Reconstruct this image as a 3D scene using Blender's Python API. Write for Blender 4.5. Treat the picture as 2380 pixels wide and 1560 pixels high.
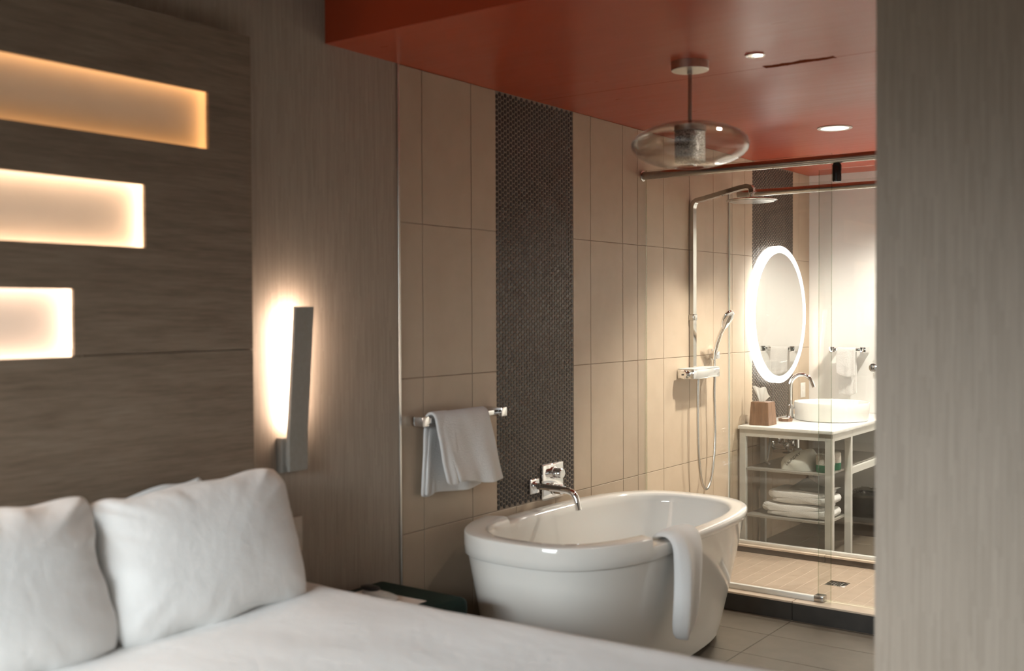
import bpy, bmesh, math, random
from mathutils import Vector, Matrix, noise
from mathutils.bvhtree import BVHTree

for o in list(bpy.data.objects): bpy.data.objects.remove(o)
scene = bpy.context.scene
COL = scene.collection
random.seed(7)

# ------------------------------------------------------------------ camera
cam_d = bpy.data.cameras.new('camera'); cam = bpy.data.objects.new('camera', cam_d); COL.objects.link(cam)
F_PX, YAW, PITCH, ROLL = 2480.93, 0.6324526, 0.0218128, -0.0044348
CAM = Vector((2.7537, 0.0, 1.4800))
cam_d.sensor_fit = 'HORIZONTAL'; cam_d.sensor_width = 36.0; cam_d.lens = 36.0 * F_PX / 2380.0
fwd = Vector((-math.sin(YAW) * math.cos(PITCH), math.cos(YAW) * math.cos(PITCH), -math.sin(PITCH)))
rgt = Vector((math.cos(YAW), math.sin(YAW), 0)); upv = rgt.cross(fwd)
r2 = math.cos(ROLL) * rgt + math.sin(ROLL) * upv
u2 = -math.sin(ROLL) * rgt + math.cos(ROLL) * upv
M = Matrix((( r2.x, u2.x, -fwd.x, CAM.x), (r2.y, u2.y, -fwd.y, CAM.y), (r2.z, u2.z, -fwd.z, CAM.z), (0, 0, 0, 1)))
cam.matrix_world = M
cam_d.clip_start = 0.05
cam_d.dof.use_dof = True; cam_d.dof.focus_distance = 6.1; cam_d.dof.aperture_fstop = 1.9
scene.camera = cam

# ------------------------------------------------------------------ world, daylight, exposure
vs = scene.view_settings
vs.view_transform = 'Standard'; vs.look = 'None'; vs.exposure = 0.0; vs.gamma = 1.0; vs.use_curve_mapping = False
world = bpy.data.worlds.new('overcast_sky'); scene.world = world; world.use_nodes = True
bgn = world.node_tree.nodes['Background']; bgn.inputs[0].default_value = (0.62, 0.72, 0.85, 1); bgn.inputs[1].default_value = 0.06
def area(name, loc, rot, sx, sy, energy, color, spread=180):
    d = bpy.data.lights.new(name, 'AREA'); d.shape = 'RECTANGLE'; d.size = sx; d.size_y = sy
    d.energy = energy; d.color = color; d.spread = math.radians(spread)
    o = bpy.data.objects.new(name, d); COL.objects.link(o); o.location = loc; o.rotation_euler = rot
    return o
# daylight entering by the bedroom window behind the camera
area('window_daylight', (1.25, -2.05, 1.80), (math.radians(90 - 54), 0, 0), 2.1, 1.2, 275, (0.88, 0.95, 1.0), 112)

# ------------------------------------------------------------------ materials
def nt(m): return m.node_tree.nodes, m.node_tree.links
def principled(name, color, rough=.5, metal=0., spec=.5, **kw):
    m = bpy.data.materials.new(name); m.use_nodes = True
    b = m.node_tree.nodes['Principled BSDF']
    b.inputs['Base Color'].default_value = (*color, 1); b.inputs['Roughness'].default_value = rough
    b.inputs['Metallic'].default_value = metal; b.inputs['Specular IOR Level'].default_value = spec
    for k, v in kw.items():
        b.inputs[k.replace('_', ' ')].default_value = v
    return m, b
def pos_scaled(m, scale):
    n, l = nt(m)
    g = n.new('ShaderNodeNewGeometry'); mp = n.new('ShaderNodeMapping'); mp.inputs['Scale'].default_value = scale
    l.new(g.outputs['Position'], mp.inputs['Vector']); return mp.outputs['Vector']
def noise_tex(m, vec, scale, detail=4., rough=.55):
    n, l = nt(m)
    t = n.new('ShaderNodeTexNoise'); t.inputs['Scale'].default_value = scale; t.inputs['Detail'].default_value = detail
    t.inputs['Roughness'].default_value = rough; l.new(vec, t.inputs['Vector']); return t.outputs['Fac']
def ramp(m, fac, stops):
    n, l = nt(m)
    r = n.new('ShaderNodeValToRGB')
    el = r.color_ramp.elements
    while len(el) < len(stops): el.new(.5)
    for e, (p, c) in zip(el, stops):
        e.position = p; e.color = (*c, 1) if len(c) == 3 else c
    l.new(fac, r.inputs['Fac']); return r.outputs['Color']
def bump(m, b, fac, strength, dist):
    n, l = nt(m)
    bp = n.new('ShaderNodeBump'); bp.inputs['Strength'].default_value = strength; bp.inputs['Distance'].default_value = dist
    l.new(fac, bp.inputs['Height']); l.new(bp.outputs['Normal'], b.inputs['Normal'])
def math_n(m, op, a, bv=None):
    n, l = nt(m)
    x = n.new('ShaderNodeMath'); x.operation = op
    if isinstance(a, (int, float)): x.inputs[0].default_value = a
    else: l.new(a, x.inputs[0])
    if bv is not None:
        if isinstance(bv, (int, float)): x.inputs[1].default_value = bv
        else: l.new(bv, x.inputs[1])
    return x.outputs[0]
def mixc(m, fac, a, c, mode='MIX'):
    n, l = nt(m)
    x = n.new('ShaderNodeMix'); x.data_type = 'RGBA'; x.blend_type = mode
    for i, v in ((0, fac), (6, a), (7, c)):
        if isinstance(v, (int, float)): x.inputs[i].default_value = v
        elif isinstance(v, tuple): x.inputs[i].default_value = (*v, 1)
        else: l.new(v, x.inputs[i])
    return x.outputs[2]
def mottled(name, c1, c2, rough, scale, metal=0., spec=.5, bmp=0., bscale=200., stretch=(1, 1, 1)):
    m, b = principled(name, c1, rough, metal, spec)
    v = pos_scaled(m, stretch)
    f = noise_tex(m, v, scale)
    m.node_tree.links.new(ramp(m, f, [(.3, c1), (.7, c2)]), b.inputs['Base Color'])
    if bmp: bump(m, b, noise_tex(m, v, bscale, 2.), bmp, .002)
    return m
def emitter(name, color, strength):
    m = bpy.data.materials.new(name); m.use_nodes = True
    n, l = nt(m); n.remove(n['Principled BSDF'])
    e = n.new('ShaderNodeEmission'); e.inputs[0].default_value = (*color, 1); e.inputs[1].default_value = strength
    l.new(e.outputs[0], n['Material Output'].inputs[0]); return m
def thin_glass(name, tint, ior=1.5, rough=0.0, gain=1.0):
    m = bpy.data.materials.new(name); m.use_nodes = True
    n, l = nt(m); n.remove(n['Principled BSDF'])
    tr = n.new('ShaderNodeBsdfTransparent'); tr.inputs[0].default_value = (*tint, 1)
    gl = n.new('ShaderNodeBsdfGlossy'); gl.inputs['Roughness'].default_value = rough
    # Schlick reflectance of a thin sheet, the same from either side
    ge = n.new('ShaderNodeNewGeometry'); vd = n.new('ShaderNodeVectorMath'); vd.operation = 'DOT_PRODUCT'
    l.new(ge.outputs['Normal'], vd.inputs[0]); l.new(ge.outputs['Incoming'], vd.inputs[1])
    c = math_n(m, 'SUBTRACT', 1., math_n(m, 'ABSOLUTE', vd.outputs['Value']))
    f0 = ((ior - 1) / (ior + 1)) ** 2
    sch = math_n(m, 'ADD', math_n(m, 'MULTIPLY', math_n(m, 'POWER', c, 5.), 1 - f0), f0)
    g = math_n(m, 'MULTIPLY', sch, gain)
    mx = n.new('ShaderNodeMixShader'); l.new(g, mx.inputs[0]); l.new(tr.outputs[0], mx.inputs[1]); l.new(gl.outputs[0], mx.inputs[2])
    l.new(mx.outputs[0], n['Material Output'].inputs[0]); return m

def wallpaper():
    m, b = principled('woven_wallpaper', (.2, .17, .14), .62, 0, .35)
    n, l = nt(m)
    g = n.new('ShaderNodeNewGeometry'); s = n.new('ShaderNodeSeparateXYZ'); l.new(g.outputs['Position'], s.inputs[0])
    u = math_n(m, 'ADD', s.outputs[0], s.outputs[1])
    col = math_n(m, 'FLOOR', math_n(m, 'MULTIPLY', u, 190.))
    w1 = n.new('ShaderNodeTexWhiteNoise'); w1.noise_dimensions = '1D'; l.new(col, w1.inputs['W'])
    row = math_n(m, 'FLOOR', math_n(m, 'ADD', math_n(m, 'MULTIPLY', s.outputs[2], 7.), math_n(m, 'MULTIPLY', w1.outputs['Value'], 7.)))
    cv = n.new('ShaderNodeCombineXYZ'); l.new(col, cv.inputs[0]); l.new(row, cv.inputs[1])
    w2 = n.new('ShaderNodeTexWhiteNoise'); w2.noise_dimensions = '2D'; l.new(cv.outputs[0], w2.inputs['Vector'])
    cu = n.new('ShaderNodeCombineXYZ'); l.new(math_n(m, 'MULTIPLY', u, 120.), cu.inputs[0]); l.new(math_n(m, 'MULTIPLY', s.outputs[2], 5.), cu.inputs[1])
    f2 = noise_tex(m, cu.outputs[0], 1., 3.)
    f = math_n(m, 'ADD', math_n(m, 'MULTIPLY', w2.outputs['Value'], .45), math_n(m, 'MULTIPLY', f2, .6))
    l.new(ramp(m, f, [(.2, (.335, .278, .222)), (.55, (.378, .315, .254)), (.9, (.422, .355, .29))]), b.inputs['Base Color'])
    bump(m, b, f, .25, .001)
    return m
def headboard_wood():
    m, b = principled('grained_laminate', (.12, .09, .07), .55, 0, .35)
    v = pos_scaled(m, (9, 9, 190)); f1 = noise_tex(m, v, 1., 5., .65)
    v2 = pos_scaled(m, (3, 3, 26)); f2 = noise_tex(m, v2, 1., 3.)
    f = math_n(m, 'ADD', math_n(m, 'MULTIPLY', f1, .65), math_n(m, 'MULTIPLY', f2, .35))
    m.node_tree.links.new(ramp(m, f, [(.33, (.165, .118, .080)), (.5, (.235, .174, .122)), (.68, (.30, .23, .168))]), b.inputs['Base Color'])
    bump(m, b, f1, .2, .001); return m
def red_paint():
    m, b = principled('gloss_red_paint', (.36, .04, .02), .33, 0, .42)
    n, l = nt(m)
    v = pos_scaled(m, (1.5, 14, 1)); f = noise_tex(m, v, 2.2, 3.)
    # a scuffed filler streak along one panel seam
    g = n.new('ShaderNodeNewGeometry'); s = n.new('ShaderNodeSeparateXYZ'); l.new(g.outputs['Position'], s.inputs[0])
    wob = math_n(m, 'MULTIPLY', math_n(m, 'SUBTRACT', noise_tex(m, pos_scaled(m, (14, 14, 14)), 1., 3.), .5), .05)
    dy = math_n(m, 'ABSOLUTE', math_n(m, 'ADD', math_n(m, 'SUBTRACT', s.outputs[1], 3.94), wob))
    dx = math_n(m, 'ABSOLUTE', math_n(m, 'SUBTRACT', s.outputs[0], 1.225))
    a1 = math_n(m, 'LESS_THAN', dy, .022); a2 = math_n(m, 'LESS_THAN', dx, .14)
    seam = math_n(m, 'LESS_THAN', math_n(m, 'ABSOLUTE', math_n(m, 'SUBTRACT', s.outputs[1], 3.945)), .004)
    st = math_n(m, 'MAXIMUM', math_n(m, 'MULTIPLY', a1, a2), math_n(m, 'MULTIPLY', seam, .35))
    rgh = math_n(m, 'ADD', math_n(m, 'MULTIPLY', f, .10), math_n(m, 'ADD', .25, math_n(m, 'MULTIPLY', st, .45)))
    l.new(rgh, b.inputs['Roughness'])
    l.new(math_n(m, 'SUBTRACT', .30, math_n(m, 'MULTIPLY', st, .3)), b.inputs['Specular IOR Level'])
    l.new(mixc(m, math_n(m, 'MULTIPLY', st, .75), (.38, .056, .020), (.09, .03, .016)), b.inputs['Base Color'])
    return m
def terry(name, col):
    m, b = principled(name, col, .95, 0, .1)
    v = pos_scaled(m, (1, 1, 1)); bump(m, b, noise_tex(m, v, 300., 3.), .8, .006)
    b.inputs['Sheen Weight'].default_value = .25; return m
def marble():
    m, b = principled('white_marble', (.8, .79, .76), .25)
    v = pos_scaled(m, (1, 1, 1)); f = noise_tex(m, v, 6., 8., .7)
    m.node_tree.links.new(ramp(m, f, [(.46, (.8, .79, .76)), (.5, (.74, .73, .70)), (.54, (.8, .79, .76))]), b.inputs['Base Color']); return m
def walnut():
    m, b = principled('brown_wood', (.2, .1, .05), .45)
    v = pos_scaled(m, (60, 60, 8)); f = noise_tex(m, v, 1.2, 4.)
    m.node_tree.links.new(ramp(m, f, [(.3, (.13, .065, .035)), (.7, (.26, .14, .08))]), b.inputs['Base Color']); return m

MT = {}
MT['paper_wall'] = wallpaper(); MT['wood'] = headboard_wood(); MT['red'] = red_paint()
MT['tile'] = mottled('beige_wall_tile', (.47, .37, .27), (.51, .405, .30), .42, 9., spec=.4)
MT['grout'] = mottled('beige_grout', (.30, .235, .175), (.34, .27, .205), .9, 60.)
MT['penny'] = mottled('dark_penny_tile', (.016, .010, .008), (.03, .019, .014), .3, 300.)
MT['penny_grout'] = mottled('mosaic_grout', (.25, .205, .16), (.30, .245, .195), .85, 90.)
MT['floor_tile'] = mottled('taupe_floor_tile', (.098, .080, .060), (.12, .099, .076), .38, 12.)
MT['curb_tile'] = mottled('charcoal_curb_tile', (.022, .020, .017), (.034, .030, .026), .45, 14.)
MT['curb_brown'] = mottled('brown_curb_tile', (.075, .055, .04), (.10, .075, .055), .5, 14.)
MT['sill'] = mottled('cream_sill_stone', (.50, .40, .31), (.56, .46, .36), .4, 12.)
MT['shower_tile'] = mottled('beige_shower_floor_tile', (.26, .198, .145), (.30, .23, .17), .5, 18.)
MT['shower_grout'] = mottled('pale_grout', (.46, .37, .29), (.50, .41, .32), .9, 60.)
MT['white_wall'] = mottled('white_wall_paint', (.82, .81, .79), (.84, .83, .81), .42, 3.)
MT['cream_wall'] = mottled('cream_wall_paint', (.17, .14, .115), (.20, .165, .135), .8, 3.)
MT['carpet'] = mottled('brown_carpet', (.09, .075, .06), (.13, .105, .085), .95, 120., bmp=.5)
MT['chrome'] = principled('polished_chrome', (.86, .86, .86), .06, 1.)[0]
MT['rail'] = mottled('dark_brushed_steel', (.40, .38, .355), (.46, .44, .41), .2, 40., metal=1.)
MT['dark_chrome'] = principled('dark_chrome', (.50, .49, .46), .10, 1.)[0]
MT['steel'] = mottled('brushed_steel', (.56, .54, .51), (.66, .64, .60), .27, 40., metal=1., stretch=(1, 1, 30))
MT['nickel'] = mottled('satin_nickel', (.55, .52, .48), (.62, .59, .55), .34, 60., metal=1.)
MT['dark_steel'] = principled('dark_steel', (.05, .05, .05), .25, .8)[0]
MT['acrylic'] = mottled('glossy_white_acrylic', (.70, .675, .63), (.72, .695, .65), .07, 2., spec=.5)
MT['ceramic'] = mottled('white_ceramic', (.80, .79, .76), (.82, .81, .78), .1, 2.)
MT['terry'] = terry('white_terry', (.80, .785, .765)); MT['terry_grey'] = terry('grey_terry', (.60, .59, .55))
MT['shelf'] = mottled('grey_satin_shelf', (.30, .28, .25), (.34, .32, .285), .3, 20.)
def linen_mat():
    m, b = principled('white_cotton', (.83, .82, .80), .85, 0, .2)
    v = pos_scaled(m, (1, 1, 1)); bump(m, b, noise_tex(m, v, 26., 3.), .18, .012); b.inputs['Sheen Weight'].default_value = .1
    return m
MT['linen'] = linen_mat()
MT['green'] = mottled('dark_green_lacquer', (.004, .016, .012), (.006, .022, .016), .5, 5., spec=.1)
MT['paper'] = mottled('white_paper', (.72, .66, .60), (.76, .70, .64), .8, 30.)
MT['plastic'] = mottled('pale_plastic', (.60, .58, .53), (.64, .62, .57), .35, 20.)
MT['ivory'] = mottled('ivory_plastic', (.50, .42, .34), (.54, .46, .38), .4, 30.)
MT['nickel_paint'] = mottled('satin_nickel_paint', (.25, .23, .20), (.28, .26, .23), .45, 60., metal=.1)
MT['black'] = principled('black_plastic', (.012, .011, .011), .3)[0]
MT['marble'] = marble(); MT['walnut'] = walnut()
MT['frame'] = mottled('white_metal_frame', (.62, .61, .57), (.66, .65, .61), .35, 20., metal=.15)
MT['glass'] = thin_glass('clear_glass', (.984, .988, .978), 1.5)
MT['glass_edge'] = thin_glass('glass_edge_green', (.55, .62, .50), 1.5)
MT['globe'] = thin_glass('globe_glass', (.93, .92, .90), 1.5, .03, 1.15)
MT['shelf_glass'] = thin_glass('frosted_shelf', (.80, .80, .76), 1.5, .15)
MT['mirror'] = principled('silvered_mirror', (.80, .80, .78), .015, 1.)[0]
MT['panel_cream'] = mottled('cream_panel', (.74, .66, .56), (.78, .70, .60), .6, 6.)
MT['led'] = [emitter('amber_led_strip', (1., .52, .20), 6.0), emitter('warm_led_strip', (1., .71, .50), 15.), emitter('warm_white_led_strip', (1., .77, .64), 17.)]
MT['sconce_led'] = emitter('sconce_diffuser', (1., .76, .60), 52.)
MT['ring_glow'] = emitter('frosted_ring_light', (1., .95, .90), 6.2)
MT['halo'] = emitter('mirror_edge_light', (1., .94, .87), 5.5)
MT['lamp_lens'] = emitter('downlight_lens', (1., .86, .74), 2.2)
MT['green_wrap'] = mottled('green_wrap', (.01, .15, .075), (.02, .20, .10), .5, 60.)
MT['speckled'] = mottled('printed_wrap', (.66, .62, .56), (.30, .28, .24), .6, 260.)
MT['bin'] = mottled('dark_brown_leather', (.012, .009, .007), (.020, .015, .012), .45, 40.)
MT['liner'] = thin_glass('plastic_liner', (.85, .84, .80), 1.6, .12, 3.0)
MT['bag'] = mottled('grey_cotton', (.52, .52, .47), (.58, .58, .53), .9, 200., bmp=.3)
MT['ink'] = principled('black_ink', (.015, .015, .015), .8)[0]
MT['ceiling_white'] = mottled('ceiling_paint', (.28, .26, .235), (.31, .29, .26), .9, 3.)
MT['white_plastic'] = mottled('white_plastic', (.70, .68, .64), (.74, .72, .68), .35, 30.)
MT['fabric_base'] = mottled('dark_bed_fabric', (.05, .042, .035), (.07, .058, .048), .9, 90.)
def bubble_glass():
    m = bpy.data.materials.new('bubbled_glass'); m.use_nodes = True
    n, l = nt(m); b = n['Principled BSDF']
    v = pos_scaled(m, (1, 1, 1))
    vo = n.new('ShaderNodeTexVoronoi'); vo.inputs['Scale'].default_value = 190.; l.new(v, vo.inputs['Vector'])
    l.new(ramp(m, vo.outputs['Distance'], [(.15, (.75, .70, .64)), (.55, (.22, .20, .18))]), b.inputs['Base Color'])
    b.inputs['Roughness'].default_value = .15
    tr = n.new('ShaderNodeBsdfTransparent'); tr.inputs[0].default_value = (.9, .88, .85, 1)
    mx = n.new('ShaderNodeMixShader'); mx.inputs[0].default_value = .62
    l.new(tr.outputs[0], mx.inputs[1]); l.new(b.outputs[0], mx.inputs[2]); l.new(mx.outputs[0], n['Material Output'].inputs[0])
    bump(m, b, vo.outputs['Distance'], .8, .004)
    return m
MT['bubble'] = bubble_glass()

# ------------------------------------------------------------------ mesh helpers
ORG = {}
def bx(bm, lo, hi, bev=0., seg=2):
    lo, hi = Vector(lo), Vector(hi)
    r = bmesh.ops.create_cube(bm, size=1.)
    d = hi - lo
    for v in r['verts']: v.co = Vector((lo.x + (v.co.x + .5) * d.x, lo.y + (v.co.y + .5) * d.y, lo.z + (v.co.z + .5) * d.z))
    if bev:
        es = list({e for v in r['verts'] for e in v.link_edges})
        bmesh.ops.bevel(bm, geom=es, offset=bev, segments=seg, profile=.5, affect='EDGES')
    return bm
def box(lo, hi, bev=0., seg=2): return bx(bmesh.new(), lo, hi, bev, seg)
def frames(pts):
    pts = [Vector(p) for p in pts]; out = []
    t0 = (pts[1] - pts[0]).normalized()
    ref = Vector((0, 0, 1)) if abs(t0.z) < .9 else Vector((1, 0, 0))
    n = (ref - t0 * ref.dot(t0)).normalized()
    for i, p in enumerate(pts):
        t = (pts[min(i + 1, len(pts) - 1)] - pts[max(i - 1, 0)]).normalized()
        n = (n - t * n.dot(t)).normalized(); out.append((p, n, t.cross(n)))
    return out
def tube(bm, pts, r, seg=14, caps=True, rn=None):
    """round (or, with rn, elliptical) tube along a polyline; r may be a list"""
    rings = []
    for i, (p, n, b) in enumerate(frames(pts)):
        a = r[i] if isinstance(r, (list, tuple)) else r
        c = a if rn is None else (rn[i] if isinstance(rn, (list, tuple)) else rn)
        rings.append([bm.verts.new(p + n * (a * math.cos(2 * math.pi * k / seg)) + b * (c * math.sin(2 * math.pi * k / seg))) for k in range(seg)])
    for A, B in zip(rings, rings[1:]):
        for k in range(seg): bm.faces.new((A[k], A[(k + 1) % seg], B[(k + 1) % seg], B[k]))
    if caps:
        bm.faces.new(rings[0][::-1]); bm.faces.new(rings[-1])
    return bm
def lathe(bm, prof, centre, seg=40, axis='Z'):
    c = Vector(centre); rings = []
    for r, h in prof:
        ring = []
        for k in range(seg):
            a = 2 * math.pi * k / seg
            if axis == 'Z': p = Vector((r * math.cos(a), r * math.sin(a), h))
            elif axis == 'X': p = Vector((h, r * math.cos(a), r * math.sin(a)))
            else: p = Vector((r * math.sin(a), h, r * math.cos(a)))
            ring.append(bm.verts.new(c + p))
        rings.append(ring)
    for A, B in zip(rings, rings[1:]):
        for k in range(seg): bm.faces.new((A[k], A[(k + 1) % seg], B[(k + 1) % seg], B[k]))
    for R, (r, h), rev in ((rings[0], prof[0], True), (rings[-1], prof[-1], False)):
        if r > 1e-4: bm.faces.new(R[::-1] if rev else R)
    bmesh.ops.remove_doubles(bm, verts=bm.verts[:], dist=1e-5)
    return bm
def loops_mesh(bm, loops, close_first=False, close_last=False):
    R = [[bm.verts.new(p) for p in L] for L in loops]; n = len(R[0])
    for A, B in zip(R, R[1:]):
        for k in range(n): bm.faces.new((A[k], A[(k + 1) % n], B[(k + 1) % n], B[k]))
    if close_first: bm.faces.new(R[0][::-1])
    if close_last: bm.faces.new(R[-1])
    return bm
def grid(bm, f, nu, nv):
    V = [[bm.verts.new(f(i / nu, j / nv)) for j in range(nv + 1)] for i in range(nu + 1)]
    for i in range(nu):
        for j in range(nv): bm.faces.new((V[i][j], V[i + 1][j], V[i + 1][j + 1], V[i][j + 1]))
    return bm
def ribbon(bm, path, thick, y0, y1, ny=6, wob=0.):
    """fold line in the x-z plane, thickened and drawn out along y"""
    P = [Vector((p[0], 0, p[1])) for p in path]; L, Rr = [], []
    for i, p in enumerate(P):
        t = (P[min(i + 1, len(P) - 1)] - P[max(i - 1, 0)]).normalized(); n = Vector((-t.z, 0, t.x)) * thick / 2
        L.append(p + n); Rr.append(p - n)
    prof = L + Rr[::-1]
    loops = []
    for j in range(ny + 1):
        y = y0 + (y1 - y0) * j / ny
        loops.append([Vector((p.x + wob * math.sin(j * 1.7 + p.z * 40), y + wob * .8 * noise.noise(Vector((p.x * 25, p.z * 30, 1.3))) * (1 if j in (0, ny) else 0), p.z + wob * .6 * math.sin(j * 2.1 + p.x * 30))) for p in prof])
    loops_mesh(bm, loops, True, True)
    return bm
def fin(name, bm, mat, parent=None, smooth=35, sub=0):
    """one mesh object; bmesh given in world coordinates"""
    bmesh.ops.recalc_face_normals(bm, faces=bm.faces[:])
    if parent is not None: org = ORG[parent]
    else:
        xs = [v.co for v in bm.verts]
        org = Vector(((min(v.x for v in xs) + max(v.x for v in xs)) / 2, (min(v.y for v in xs) + max(v.y for v in xs)) / 2, min(v.z for v in xs)))
    for v in bm.verts: v.co -= org
    me = bpy.data.meshes.new(name); bm.to_mesh(me); bm.free()
    me.materials.append(mat)
    if smooth:
        for p in me.polygons: p.use_smooth = True
        me.set_sharp_from_angle(angle=math.radians(smooth))
    o = bpy.data.objects.new(name, me); COL.objects.link(o)
    if parent is not None: o.parent = parent
    else: o.location = org
    ORG[o] = org
    if sub:
        s = o.modifiers.new('smooth', 'SUBSURF'); s.levels = sub; s.render_levels = sub
    return o
def thing(name, label, cat, loc, group=None):
    o = bpy.data.objects.new(name, None); COL.objects.link(o); o.location = loc; o.empty_display_size = .05
    o['label'] = label; o['category'] = cat
    if group: o['group'] = group
    ORG[o] = Vector(loc); return o
def tag(o, label, cat, group=None):
    o['label'] = label; o['category'] = cat
    if group: o['group'] = group
    return o
def struct(name, bm, mat, parent=None, label=None, cat=None, smooth=0):
    o = fin(name, bm, mat, parent, smooth)
    if parent is None:
        o['kind'] = 'structure'
        if label: o['label'] = label; o['category'] = cat
    return o
MESHES = {}
def tile_at(name, lo, hi, mat, parent, bev=.0012):
    """rectangular tile; equal sizes share mesh data"""
    lo, hi = Vector(lo), Vector(hi); d = hi - lo
    key = (name, round(d.x, 4), round(d.y, 4), round(d.z, 4), mat.name)
    if key not in MESHES:
        b = box(-d / 2, d / 2, bev, 1); me = bpy.data.meshes.new(name); b.to_mesh(me); b.free(); me.materials.append(mat); MESHES[key] = me
    o = bpy.data.objects.new(name, MESHES[key]); COL.objects.link(o); o.parent = parent
    o.location = (lo + hi) / 2 - ORG[parent]; ORG[o] = (lo + hi) / 2
    return o

# ------------------------------------------------------------------ key dimensions
CEIL = 2.426; BED_CEIL = 2.78
SOFFIT_Y = 2.655; FAR_Y = 7.297; PIL_X = 1.92
TILE0 = 3.035
ROWS = [0.0, .626, 1.226, 1.826, CEIL]

# ------------------------------------------------------------------ shell
bm = box((-.16, -1.6, 0), (0, TILE0 - .010, BED_CEIL))
bx(bm, (-.16, TILE0 - .010, 0), (-.0025, FAR_Y + .12, BED_CEIL))
wl = struct('wall_left', bm, MT['paper_wall'], None, 'long left wall, woven taupe wallpaper running into beige bathroom tiles', 'wall')
wl.data.materials.append(MT['grout'])
for p in wl.data.polygons:
    if p.center.y + wl.location.y > TILE0 + .5: p.material_index = 1
G = .0013
cols_up = [TILE0, 3.1686, 3.4767, 3.646, None, 4.250, 4.405, 4.713, 4.866, 5.148, 5.454, 5.760, 6.020, 6.205, 6.3217, None, 6.9936, 7.103, FAR_Y]
cols_lo = [TILE0, 3.1686, 3.4767, 3.785, 4.095, 4.405, 4.713, 4.866, 5.148, 5.454, 5.760, 6.020, 6.328, 6.636, 6.944, FAR_Y]
for r in range(4):
    cols = cols_lo if r == 0 else cols_up
    for a, b in zip(cols, cols[1:]):
        if a is None or b is None: continue
        tile_at('wall_tile', (-.0025, a + G, ROWS[r] + G), (0, b - G, ROWS[r + 1] - G), MT['tile'], wl)
# penny mosaic stripes
def penny_mesh(R, h, seg=12):
    b = bmesh.new(); loops = []
    for r, x in ((R, 0.), (R, h * .55), (R * .8, h * .92), (R * .35, h)):
        loops.append([Vector((x, r * math.cos(2 * math.pi * k / seg), r * math.sin(2 * math.pi * k / seg))) for k in range(seg)])
    loops_mesh(b, loops, False, True); return b
def mosaic(y0, y1, z0, z1, singles):
    panel = fin('mosaic_panel', box((-.0025, y0, z0), (-.0022, y1, z1)), MT['penny_grout'], wl, 0)
    panel['label'] = 'stripe of small dark round mosaic tiles with pale grout'
    pv = .0232; ncol = round((y1 - y0) / (pv * .866)); ph = (y1 - y0) / ncol
    spots = []
    for c in range(ncol):
        y = y0 + (c + .5) * ph; z = z0 + pv * (.5 if c % 2 == 0 else 1.0)
        while z < z1 - pv * .45:
            spots.append((y, z)); z += pv
    hid = lambda y, z: 3.46 < y < 3.62 and z < 1.1
    spots.sort(key=lambda s: (Vector((0, s[0], s[1])) - CAM).length + (9 if hid(*s) else 0))
    R = .0098
    if singles:
        b = penny_mesh(R, .0024); me = bpy.data.meshes.new('penny_tile'); b.to_mesh(me); b.free(); me.materials.append(MT['penny'])
        for y, z in spots[:singles]:
            o = bpy.data.objects.new('penny_tile', me); COL.objects.link(o); o.parent = panel; o.location = Vector((-.0022, y, z)) - ORG[panel]
    base = penny_mesh(R, .0024, 10); base.verts.index_update(); vs0 = [v.co.copy() for v in base.verts]; fs0 = [[v.index for v in f.verts] for f in base.faces]
    base.free()
    V, Fc = [], []
    for y, z in spots[singles:]:
        k = len(V); V += [(v.x - .0022, v.y + y, v.z + z) for v in vs0]; Fc += [[i + k for i in f] for f in fs0]
    org = ORG[panel]; me = bpy.data.meshes.new('penny_tiles'); me.from_pydata([(x - org.x, y - org.y, z - org.z) for x, y, z in V], [], Fc); me.materials.append(MT['penny'])
    o = bpy.data.objects.new('penny_tiles', me); COL.objects.link(o); o.parent = panel; o['kind'] = 'stuff'
mosaic(3.646 + G, 4.250 - G, .626 + G, CEIL, 300)
mosaic(6.3217 + G, 6.9936 - G, .776, CEIL, 0)
for a, b in ((6.3217, 6.636), (6.636, 6.9936)): tile_at('wall_tile', (-.0025, a + G, .626 + G), (0, b - G, .776 - G), MT['tile'], wl)

struct('trim_1', box((-.004, TILE0 - .012, 0), (.006, TILE0 - .001, CEIL), .0015), MT['steel'], None, 'thin vertical metal strip between wallpaper and beige tiles', 'trim')

# floor: bedroom carpet, bathroom tiles, shower tray
fl = struct('floor', box((-.16, -1.7, -.12), (4.3, FAR_Y + .12, -.006)), MT['grout'], None, 'floor slab carrying carpet and taupe bathroom tiles', 'floor')
fin('carpet', box((.0, -1.6, -.006), (4.2, TILE0 - .012, .0)), MT['carpet'], fl, 0)
for y0, y1 in ((TILE0 - .01, 4.88), (6.03, FAR_Y)):
    ys = [4.293 + .307 * k for k in range(-5, 12)]
    ys = [y0] + [y for y in ys if y0 + .02 < y < y1 - .02] + [y1]
    xs = [0., .22, .83, 1.44, PIL_X]
    for a, b in zip(ys, ys[1:]):
        for c, d in zip(xs, xs[1:]):
            tile_at('floor_tile', (c + G, a + G, -.006), (d - G, b - G, 0), MT['floor_tile'], fl)
SH = .045
sf = struct('shower_floor', box((0, 5.0, -.005), (PIL_X, 5.93, SH - .0006)), MT['shower_grout'], None, 'raised beige tiled shower floor between the two dark curbs', 'shower floor')
nx = 25
for i in range(nx):
    for a, b in zip((5.0, 5.24, 5.548, 5.856), (5.24, 5.548, 5.856, 5.93)):
        x0 = PIL_X * i / nx; x1 = PIL_X * (i + 1) / nx
        tile_at('shower_tile', (x0 + .0012, a + .0009, SH - .0006), (x1 - .0012, b - .0009, SH), MT['shower_tile'], sf, .0002)
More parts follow.
